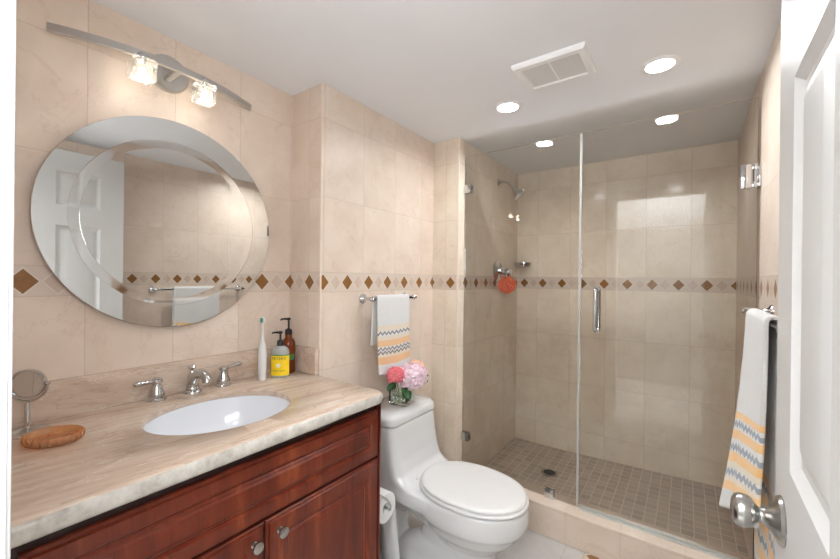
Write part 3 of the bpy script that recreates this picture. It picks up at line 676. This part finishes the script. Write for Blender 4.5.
def towel(name, label, xbar, z, s, y0, y1, zf, zbk, mat, flare=0.0, flarey=0.0, seed=0, amp=.004, back_y=0.0, th=.007, hang=None, back_stripes=True):
    """a folded towel draped over a bar: s = room direction along X. UV u = metres along the bar, v = metres above the front hem"""
    rnd = random.Random(seed); ph = [rnd.uniform(0, 6.28) for _ in range(4)]
    prof = []                                   # (x offset, z, fraction towards hem, side)
    rb = .0135
    for i in range(25): f = i/24; prof.append((-rb-.004*f, z-(z-zbk)*(1-f) if False else zbk+(z-zbk)*f, 1-f, -1))
    for i in range(1, 12): a = PI*i/12; prof.append((-rb*math.cos(a), z+rb*math.sin(a)+.001, 0, 0))
    for i in range(37): f = i/36; prof.append((rb, z-(z-zf)*f, f, 1))
    ny = 36; rows = []
    for j in range(ny+1):
        t = j/ny; row = []
        for (dx, zz, f, sd) in prof:
            w1 = math.sin(t*9+ph[0])*.6+math.sin(t*17+ph[1]+f*1.5)*.4
            x = xbar+s*(dx+(flare*f*(.35+.65*f)*(1 if not hang else .25+.75*t) if sd == 1 else 0)+amp*w1*f*sd)
            yy = y0+(y1-y0)*t+(flarey*f*(t-.5)*2 if sd == 1 else -back_y*f if sd == -1 else 0)
            zz2 = zz+(.006*math.sin(t*5+ph[2])*f if sd else 0)+(hang*(1-t)*f if hang and sd == 1 else 0)
            row.append((Vector((x, yy, zz2)), t*(y1-y0), zz-zf if sd >= 0 else (zz-zbk if back_stripes else zz-zbk+.5)))
        rows.append(row)
    bm = BM(); uvl = bm.loops.layers.uv.new('UVMap'); V = [[bm.verts.new(p[0]) for p in r_] for r_ in rows]
    for j in range(ny):
        for i in range(len(prof)-1):
            f_ = bm.faces.new((V[j][i], V[j+1][i], V[j+1][i+1], V[j][i+1]))
            for lp, (jj, ii) in zip(f_.loops, ((j, i), (j+1, i), (j+1, i+1), (j, i+1))): lp[uvl].uv = (rows[jj][ii][1], rows[jj][ii][2])
    me_o = obj(name, bm, mat, None, True, (xbar, (y0+y1)/2, z), angle=80)
    md = me_o.modifiers.new('thick', 'SOLIDIFY'); md.thickness = th; md.offset = 0
    m2 = me_o.modifiers.new('soft', 'SUBSURF'); m2.levels = 1; m2.render_levels = 1
    return tag(me_o, label, 'towel', 'striped hand towels')
ST_L = [(.050, .085, 'y'), (.085, .108, 'p'), (.100, .111, 'z'), (.118, .128, 'z'), (.135, .165, 'y'), (.165, .185, 'p'), (.193, .204, 'z'), (.21, .235, 'p')]
tm1 = towel_mat('towel_alcove', 0, ST_L, 'Y', 1, (.17, .165, .17), (.78, .42, .13))
towel('hand_towel', 'white towel with orange and grey zigzag stripes on the rail above the toilet', XT+.070, BLZ, 1, 1.325, 1.572, .832, .968, tm1, flare=.012, seed=3, amp=.004, back_y=.012, back_stripes=False, th=.010)
ST_R = [(.060, .088, 'y'), (.088, .105, 'p'), (.108, .126, 'z'), (.130, .165, 'p'), (.150, .180, 'y'), (.186, .204, 'z'), (.222, .250, 'y'), (.260, .276, 'z'), (.284, .305, 'y')]
tm2 = towel_mat('towel_right', 0, ST_R, 'Y', 1, (.22, .25, .31), (.84, .46, .09))
towel('hand_towel', 'white towel with yellow and blue zigzag stripes hanging beside the open door', XR-.068, BRZ, -1, 1.180, 1.505, .595, .470, tm2, flare=.062, seed=5, amp=.006, th=.011, hang=.125)

# ------------------------------------------------------------------ toilet
TY = 1.462
toi = thing('toilet', 'white one piece toilet with closed lid between the cabinet and the shower', 'toilet', (-.9, TY, 0))
def egg(cx, af, ab, b, z, n=56, p=2.15, cy=TY):
    out = []
    for i in range(n):
        t = 2*PI*i/n; c, s = math.cos(t), math.sin(t); a = af if c > 0 else ab
        out.append(Vector((cx+a*math.copysign(abs(c)**(2/p), c), cy+b*math.copysign(abs(s)**(2/p), s), z)))
    return out
def tankring(xf, hy, z, bow, r=.035, xb=-1.277, n=10):
    """rounded rectangle with a bowed front"""
    out = []; hx = (xf-xb)/2; cx = (xf+xb)/2
    for q in rrect(cx, TY, hx, hy, r, z, n):
        k = max(0, (q.x-cx)/hx); out.append(Vector((q.x+bow*k*(1-((q.y-TY)/hy)**2), q.y, z)))
    return out
bm = BM()
# rim and bowl, one closed shell
loft(bm, [egg(-.79, .12, .12, .065, .13), egg(-.785, .18, .15, .105, .185), egg(-.785, .222, .18, .146, .228), egg(-.78, .240, .20, .162, .260), egg(-.78, .246, .22, .168, .270), egg(-.78, .264, .24, .182, .288), egg(-.78, .270, .25, .186, .315), egg(-.78, .268, .25, .186, .360), egg(-.78, .262, .25, .182, .374)])
# shoulder joining rim and tank
loft(bm, [tankring(-.88, .140, .292, 0, .06), tankring(-.84, .170, .305, 0, .06), tankring(-.83, .178, .34, 0, .06), tankring(-.84, .176, .374, 0, .06)])
# tank, flowing out at the foot
loft(bm, [tankring(-.93, .176, .33, .01, .05), tankring(-.935, .177, .372, .01, .05), tankring(-.985, .180, .388, .014, .05), tankring(-1.022, .183, .415, .018, .045), tankring(-1.045, .186, .47, .022, .04), tankring(-1.062, .189, .55, .025, .04), tankring(-1.072, .190, .623, .027, .04)])
# pedestal and foot
loft(bm, [egg(-.87, .26, .33, .116, .0, p=2.6), egg(-.87, .258, .33, .113, .018, p=2.6), egg(-.87, .235, .28, .088, .040, p=2.5), egg(-.85, .205, .16, .074, .12, p=2.5), egg(-.84, .205, .15, .078, .20, p=2.4), egg(-.83, .22, .15, .10, .27, p=2.3)])
# trapway swelling along the side
tube(bm, spline([(-.80, TY, .20), (-.93, TY, .225), (-1.05, TY, .26), (-1.15, TY, .225), (-1.19, TY, .13), (-1.19, TY, .02)], 6), [.085]*6+[.080]*6+[.078]*6+[.074]*6+[.078]*7, 24)
body = obj('body', bm, M['porcelain'], toi, True, angle=180)
md = body.modifiers.new('fuse', 'REMESH'); md.mode = 'VOXEL'; md.voxel_size = .0065; md.use_smooth_shade = True
md = body.modifiers.new('soft', 'SMOOTH'); md.iterations = 9; md.factor = .5
bm = BM(); loft(bm, [tankring(-1.074, .189, .6265, .028, .04), tankring(-1.070, .1915, .629, .029, .04), tankring(-1.071, .192, .648, .029, .04), tankring(-1.076, .190, .662, .029, .04), tankring(-1.088, .179, .672, .028, .04), tankring(-1.12, .14, .675, .02, .04)]); obj('tank_lid', bm, M['porcelain'], toi, angle=60)
bm = BM(); loft(bm, [egg(-.765, .246, .228, .176, .3765), egg(-.765, .252, .232, .181, .380), egg(-.765, .252, .232, .181, .388), egg(-.765, .247, .229, .177, .3915)]); obj('seat', bm, M['plastic_white'], toi, angle=60)
bm = BM(); loft(bm, [egg(-.765, .238, .222, .171, .3935), egg(-.765, .245, .226, .176, .397), egg(-.765, .245, .226, .176, .402), egg(-.765, .239, .222, .172, .4065), egg(-.765, .220, .206, .158, .4095), egg(-.765, .15, .14, .10, .4115)]); obj('seat_lid', bm, M['plastic_white'], toi, angle=60)
for s in (-1, 1):
    bm = BM(); box(bm, -1.008, -.978, TY+s*.075-.02, TY+s*.075+.02, .374, .398, .006); obj('hinge', bm, M['plastic_white'], toi)

# toilet roll on a wire holder fixed to the cabinet side
rc = Vector((-1.00, 1.118, .398))
rh = thing('toilet_roll_holder', 'chrome wire holder on the cabinet side carrying the toilet roll', 'toilet roll holder', (-1.0, 1.053, .40))
bm = BM(); tube(bm, spline([(-.965, 1.0535, .470), (-.945, 1.075, .466), (-.932, 1.100, .445), (-.930, 1.117, .415), (-.932, 1.118, .398), (-.95, 1.118, .398), (-1.07, 1.118, .398)], 6), .0042, 12); obj('wire_arm', bm, M['chrome'], rh)
bm = BM(); lathe(bm, [(.017, 0), (.017, .005), (.008, .009)], (-.965, 1.0527, .470), (0, 1, 0), 20); obj('mount', bm, M['chrome'], rh)
tr = thing('toilet_roll', 'white toilet roll with a loose tail hanging between cabinet and toilet', 'toilet roll', rc-Vector((0, 0, .05)))
bm = BM(); lathe(bm, [(.020, -.05), (.055, -.05), (.0565, -.047), (.0565, .047), (.055, .05), (.020, .05), (.020, -.05)], rc, (1, 0, 0), 48, cap0=False, cap1=False); bmesh.ops.remove_doubles(bm, verts=bm.verts, dist=1e-5); obj('roll', bm, M['paper'], tr)
bm = BM(); pts = [(1.118+.0575*math.cos(a), .398+.0575*math.sin(a)) for a in [1.2-1.2*i/10 for i in range(11)]]+[(1.177, .37), (1.181, .32), (1.189, .26), (1.197, .20), (1.203, .14), (1.207, .085)]
V = [[bm.verts.new((x, y+ (.012*(i-11)/6 if i > 11 else 0)*(1 if x > -1 else .6), z)) for (y, z), i in zip(pts, range(len(pts)))] for x in (-.952, -.985, -1.015, -1.048)]
for a, b_ in zip(V, V[1:]):
    for i in range(len(pts)-1): bm.faces.new((a[i], a[i+1], b_[i+1], b_[i]))
ta = obj('tail', bm, M['paper'], tr); md = ta.modifiers.new('t', 'SOLIDIFY'); md.thickness = .0012

# ------------------------------------------------------------------ vase of flowers on the tank
VZ = .6755; VC = Vector((-1.155, 1.472, VZ)); va = .052; vr = math.radians(8)
def vrot(x, y, z): return VC+Vector((x*math.cos(vr)-y*math.sin(vr), x*math.sin(vr)+y*math.cos(vr), z))
vs = thing('vase', 'square clear glass vase of water and stones on the toilet tank', 'vase', VC)
def vq(h, z): return [vrot(h, h, z), vrot(-h, h, z), vrot(-h, -h, z), vrot(h, -h, z)]
va = .048
bm = BM(); loft(bm, [vq(va-.002, 0), vq(va, .002), vq(va, .100), vq(va-.001, .101), vq(va-.004, .100), vq(va-.0045, .010)]); obj('glass', bm, M['vase_glass'], vs, False)
bm = BM(); loft(bm, [vq(va-.006, .011), vq(va-.006, .062)]); obj('water', bm, glass('water', (.90, .95, .91), 1.33, 0, .02), vs, False)
peb = BM(); rnd = random.Random(4)
for k in range(46):
    p = vrot(rnd.uniform(-.032, .032), rnd.uniform(-.032, .032), .017+rnd.uniform(0, .020)); sphere(peb, p, rnd.uniform(.0045, .0072), 1, (1, 1, .75))
pb = obj('pebbles', peb, plain('pebble', (.40, .42, .36), .5, var=.5, scale=70), vs); pb['kind'] = 'stuff'
def floret(bm, c, n, size, rnd):
    a, b_, ax = frame_of(n); c = Vector(c); rot = rnd.uniform(0, 6.28)
    for k in range(4):
        t = rot+k*PI/2; d = a*math.cos(t)+b_*math.sin(t); s = a*-math.sin(t)+b_*math.cos(t); up = ax
        cup = rnd.uniform(.05, .45)
        q = [c, c+d*size*.45+s*size*.42+up*size*cup*.35, c+d*size*.95+s*size*.30+up*size*cup*.6, c+d*size*1.08+up*size*cup*.55, c+d*size*.95-s*size*.30+up*size*cup*.6, c+d*size*.45-s*size*.42+up*size*cup*.35]
        V_ = [bm.verts.new(p) for p in q]; mid = bm.verts.new(c+d*size*.6+up*size*(cup*.35-.06))
        for i in range(6): bm.faces.new((V_[i], V_[(i+1) % 6], mid))
def bloom(label, c, rad, nfl, size, mat, seed, stems, leaves, squash=(1, 1, .85), group=None):
    c = Vector(c); rnd = random.Random(seed)
    t = thing('flower', label, 'flower', (c.x, c.y, VZ+.03), group)
    bm = BM(); ga = PI*(3-math.sqrt(5))
    for i in range(nfl):
        z = 1-1.75*(i+.5)/nfl; rr_ = math.sqrt(max(0, 1-z*z)); n = Vector((rr_*math.cos(ga*i), rr_*math.sin(ga*i), z))
        n2 = (n+Vector((rnd.uniform(-.25, .25), rnd.uniform(-.25, .25), rnd.uniform(-.2, .2)))).normalized()
        floret(bm, c+Vector((n.x*rad*squash[0], n.y*rad*squash[1], n.z*rad*squash[2]))*rnd.uniform(.86, 1.02), n2, size*rnd.uniform(.85, 1.15), rnd)
    o = obj('petals', bm, mat, t, True, angle=60); md = o.modifiers.new('t', 'SOLIDIFY'); md.thickness = .0007
    bm = BM(); tube(bm, spline([c+Vector((0, 0, -rad*.1)), c.lerp(Vector(stems), .5)+Vector((0, 0, .004)), Vector(stems)], 6), .0028, 8)
    for i in range(0, nfl, 3):
        z = 1-1.75*(i+.5)/nfl; rr_ = math.sqrt(max(0, 1-z*z)); tube(bm, [c, c+Vector((rr_*math.cos(ga*i)*rad*.9*squash[0], rr_*math.sin(ga*i)*rad*.9*squash[1], z*rad*.8))], .0011, 5)
    obj('stem', bm, M['stem_green'], t)
    for base, tip, wd in leaves:
        base, tip = Vector(base), Vector(tip); d = tip-base; sd = d.cross(Vector((.6, -.7, .5))).normalized(); nn = d.cross(sd).normalized(); bm = BM(); rows = []
        for i in range(9):
            f = i/8; w_ = wd*math.sin(PI*min(1, f*.92+.06))**.75*(1 if f < 1 else 0); mid = base+d*f+Vector((0, 0, -.010*f*f))
            rows.append([mid-sd*w_+nn*w_*.25, mid, mid+sd*w_+nn*w_*.25])
        Vv = [[bm.verts.new(p) for p in r_] for r_ in rows]
        for a_, b2 in zip(Vv, Vv[1:]):
            for i in range(2): bm.faces.new((a_[i], a_[i+1], b2[i+1], b2[i]))
        lf = obj('leaf', bm, M['cord_green'], t); md = lf.modifiers.new('t', 'SOLIDIFY'); md.thickness = .001
    return t
def fl(dx, dy, dz): return VC+Vector((dx, dy, dz))
bloom('large pale lilac pink hydrangea at the front of the vase bouquet', fl(.052, .010, .138), .070, 70, .0250, M['petal_lilac'], 1, fl(.006, 0, .025),
      [(fl(.034, -.030, .104), fl(.082, -.052, .056), .023), (fl(.02, .04, .118), fl(.03, .085, .118), .010)], group='flowers in the vase')
bloom('coral red flower head at the cabinet side of the bouquet', fl(.024, -.084, .158), .042, 56, .0140, M['petal_coral'], 2, fl(-.008, -.010, .025), [(fl(-.01, -.050, .11), fl(-.02, -.095, .088), .014)], group='flowers in the vase')
bloom('peach flower head at the shower side of the bouquet', fl(.014, .100, .162), .039, 44, .0160, M['petal_peach'], 3, fl(-.006, .012, .025), [(fl(.03, .100, .140), fl(.050, .160, .120), .016), (fl(.03, .09, .125), fl(.060, .140, .095), .014)], group='flowers in the vase')

# ------------------------------------------------------------------ shower enclosure
GT = .005
gp = thing('glass_panel', 'fixed clear shower glass panel beside the shower head wall', 'shower glass', (-.77, YG, .16))
bm = BM(); box(bm, XS+.004, -.446, YG-GT, YG+GT, .162, 2.035, .0008, 1); obj('pane', bm, M['shower_glass'], gp, False)
bm = BM(); box(bm, -.4455, -.4355, YG-GT-.006, YG+GT+.006, .166, 2.030, .0015, 1); obj('seal_strip', bm, M['seal'], gp, False)
for z in (1.836, .355):
    bm = BM(); box(bm, XS+.0005, XS+.050, YG-.017, YG-GT-.0005, z-.024, z+.024, .002); box(bm, XS+.0005, XS+.050, YG+GT+.0005, YG+.017, z-.024, z+.024, .002); obj('wall_clamp', bm, M['chrome'], gp)
bm = BM(); box(bm, -.600, -.556, YG-.017, YG-GT-.0005, .1592, .206, .002); box(bm, -.600, -.556, YG+GT+.0005, YG+.017, .1592, .206, .002); obj('floor_clamp', bm, M['chrome'], gp)
gd = thing('glass_door', 'hinged clear glass shower door with a chrome pull handle', 'shower door', (-.1, YG, .17))
bm = BM(); box(bm, -.434, XR-.008, YG-GT, YG+GT, .176, 2.035, .0008, 1); obj('pane', bm, M['shower_glass'], gd, False)
bm = BM(); box(bm, -.434, XR-.008, YG-.008, YG+.008, .1655, .1755, .002); obj('bottom_sweep', bm, M['seal'], gd, False)
for z in (1.722, .42):
    bm = BM()
    box(bm, XR-.062, XR-.0285, YG-.016, YG-GT-.0005, z-.047, z+.047, .002); box(bm, XR-.062, XR-.0285, YG+GT+.0005, YG+.016, z-.047, z+.047, .002)
    box(bm, XR-.0285, XR-.008, YG-.016, YG-GT-.0005, z+.024, z+.047, .001); box(bm, XR-.0285, XR-.008, YG-.016, YG-GT-.0005, z-.047, z-.024, .001)
    tube(bm, [(XR-.016, YG-.010, z-.024), (XR-.016, YG-.010, z+.024)], .008, 14)
    box(bm, XR-.016, XR-.001, YG-.017, YG-.007, z-.024, z+.024, .001); box(bm, XR-.008, XR-.0005, YG-.028, YG+.028, z-.047, z+.047, .001)
    obj('hinge', bm, M['chrome'], gd)
HX = -.361
bm = BM()
for s in (-1, 1):
    a, b_ = YG+s*(GT+.0005), YG+s*.046
    tube(bm, [(HX, a, 1.055), (HX, YG+s*.030, 1.055)]+[(HX, YG+s*(.030+.016*math.sin(t)), 1.055-.016*(1-math.cos(t)) if False else 1.055-.0) for t in ()]+spline([(HX, YG+s*.030, 1.055), (HX, YG+s*.042, 1.060), (HX, b_, 1.075)], 5)[1:]+[(HX, b_, 1.235)]+spline([(HX, b_, 1.235), (HX, YG+s*.042, 1.250), (HX, YG+s*.030, 1.255)], 5)[1:]+[(HX, a, 1.255)], .0095, 16)
    for z in (1.055, 1.255): lathe(bm, [(.014, 0), (.014, .004), (.0095, .006)], (HX, a, z), (0, s, 0), 20)
obj('handle', bm, M['chrome'], gd)
bm = BM(); box(bm, -.436, XR-.001, YG-.020, YG+.020, .1592, .164, .0015)
tag(obj('threshold_strip', bm, M['seal'], None, False, (-.1, YG, .159)), 'slim clear threshold strip on the curb under the glass door', 'strip')
# shower head
sh = thing('shower_fixture', 'chrome shower head on a bent arm high on the left shower wall', 'shower', (XS, 2.49, 1.986))
bm = BM(); lathe(bm, [(.027, 0), (.027, .003), (.020, .010), (.012, .013)], (XS, 2.49, 1.986), (1, 0, 0), 28); obj('flange', bm, M['chrome'], sh)
bm = BM(); tube(bm, spline([(XS+.005, 2.49, 1.986), (-1.060, 2.49, 1.988), (-1.025, 2.49, 1.968), (-.995, 2.49, 1.930)], 8), .0095, 14); obj('arm', bm, M['chrome'], sh)
bm = BM(); ax = Vector((.62, 0, -.78)); p = Vector((-.999, 2.49, 1.936))
lathe(bm, [(.011, -.004), (.014, .004), (.014, .012), (.017, .018), (.020, .028), (.030, .050), (.037, .068), (.038, .078), (.036, .082), (.030, .083), (.001, .082)], p, ax, 36)
tube(bm, [p+ax*.068+Vector((.78, 0, .62))*.034, p+ax*.066+Vector((.78, 0, .62))*.052], [.007, .005], 10); obj('head', bm, M['chrome'], sh)
# valve
vv_ = thing('shower_valve', 'round chrome shower valve with a lever on the left shower wall', 'shower valve', (XS, 2.478, 1.352))
bm = BM(); lathe(bm, [(.072, 0), (.072, .003), (.064, .010), (.034, .016), (.030, .020), (.028, .040), (.024, .045), (.002, .046)], (XS, 2.478, 1.362), (1, 0, 0), 40); obj('escutcheon', bm, M['chrome'], vv_)
bm = BM(); lathe(bm, [(.018, .044), (.018, .060), (.024, .066), (.026, .092), (.022, .100), (.002, .102)], (XS, 2.478, 1.350), (1, 0, 0), 28); tube(bm, [(XS+.080, 2.478, 1.350), (XS+.082, 2.455, 1.325), (XS+.083, 2.440, 1.308)], [.008, .007, .0085], 12); obj('lever', bm, M['chrome'], vv_)
# loofah
lc = Vector((XS+.078, 2.474, 1.262)); lf = thing('loofah', 'orange mesh bath puff hanging from the shower valve', 'loofah', lc-Vector((0, 0, .06)))
bm = BM(); rnd = random.Random(9)
bmesh.ops.create_icosphere(bm, subdivisions=4, radius=1)
from mathutils import noise as mnoise
for v in bm.verts:
    n = v.co.normalized(); k = .056*(1+.20*math.sin(9*n.x+4*n.z)*math.sin(8*n.y+3)+.22*mnoise.noise(n*6))
    v.co = lc+n*k
lo_ = obj('mesh_ball', bm, M['loofah'], lf, angle=35)
bm = BM()
for k in range(46):   # ruffles
    n = Vector((rnd.gauss(0, 1), rnd.gauss(0, 1), rnd.gauss(0, 1))).normalized(); a, b_, _ = frame_of(n); t0 = rnd.uniform(0, 6.28)
    tube(bm, [lc+(n*.90+(a*math.cos(t0+t)+b_*math.sin(t0+t))*(.36))*.059+n*.004*math.sin(5*t) for t in [i*.34 for i in range(10)]], .0028, 5)
obj('ruffles', bm, M['loofah'], lf)
bm = BM(); tube(bm, spline([lc+Vector((0, 0, .05)), (XS+.060, 2.492, 1.345), (XS+.055, 2.478, 1.380), (XS+.060, 2.464, 1.345), lc+Vector((0, 0, .05))], 6), .0012, 6); obj('cord', bm, M['plastic_white'], lf)
# corner soap tray
st = thing('shower_soap_tray', 'oval chrome soap tray in the back corner of the shower', 'soap tray', (-1.04, 2.81, 1.395))
def soval(k, z, cx=-1.036, cy=2.802, a=.066, b_=.052, n=48): return [Vector((cx+a*k*math.cos(2*PI*i/n), cy+b_*k*math.sin(2*PI*i/n), z)) for i in range(n)]
bm = BM(); loft(bm, [soval(.72, 1.396), soval(.9, 1.400), soval(1.0, 1.415), soval(1.04, 1.428), soval(1.02, 1.431), soval(.97, 1.427), soval(.90, 1.408), soval(.7, 1.404)]); obj('dish', bm, M['chrome'], st)
bm = BM(); lathe(bm, [(.018, 0), (.018, .008), (.008, .012), (.008, .03)], (-1.05, Y3, 1.412), (0, -1, 0), 20); obj('bracket', bm, M['nickel'], st)
# drain
dn = thing('shower_drain', 'small round metal drain in the mosaic shower floor', 'drain', (-.722, 2.48, .042))
bm = BM(); lathe(bm, [(.050, -.006), (.050, .003), (.046, .0045), (.036, .004), (.036, .0015), (.001, .0015)], (-.722, 2.48, .0405), (0, 0, 1), 36); obj('rim', bm, M['nickel'], dn)
bm = BM()
for i in range(-3, 4):
    hw = math.sqrt(.035**2-(i*.0098)**2); box(bm, -.722-hw, -.722+hw, 2.48+i*.0098-.0022, 2.48+i*.0098+.0022, .0415, .0438)
obj('grate', bm, M['dark'], dn, False)
bpy.context.view_layer.update()
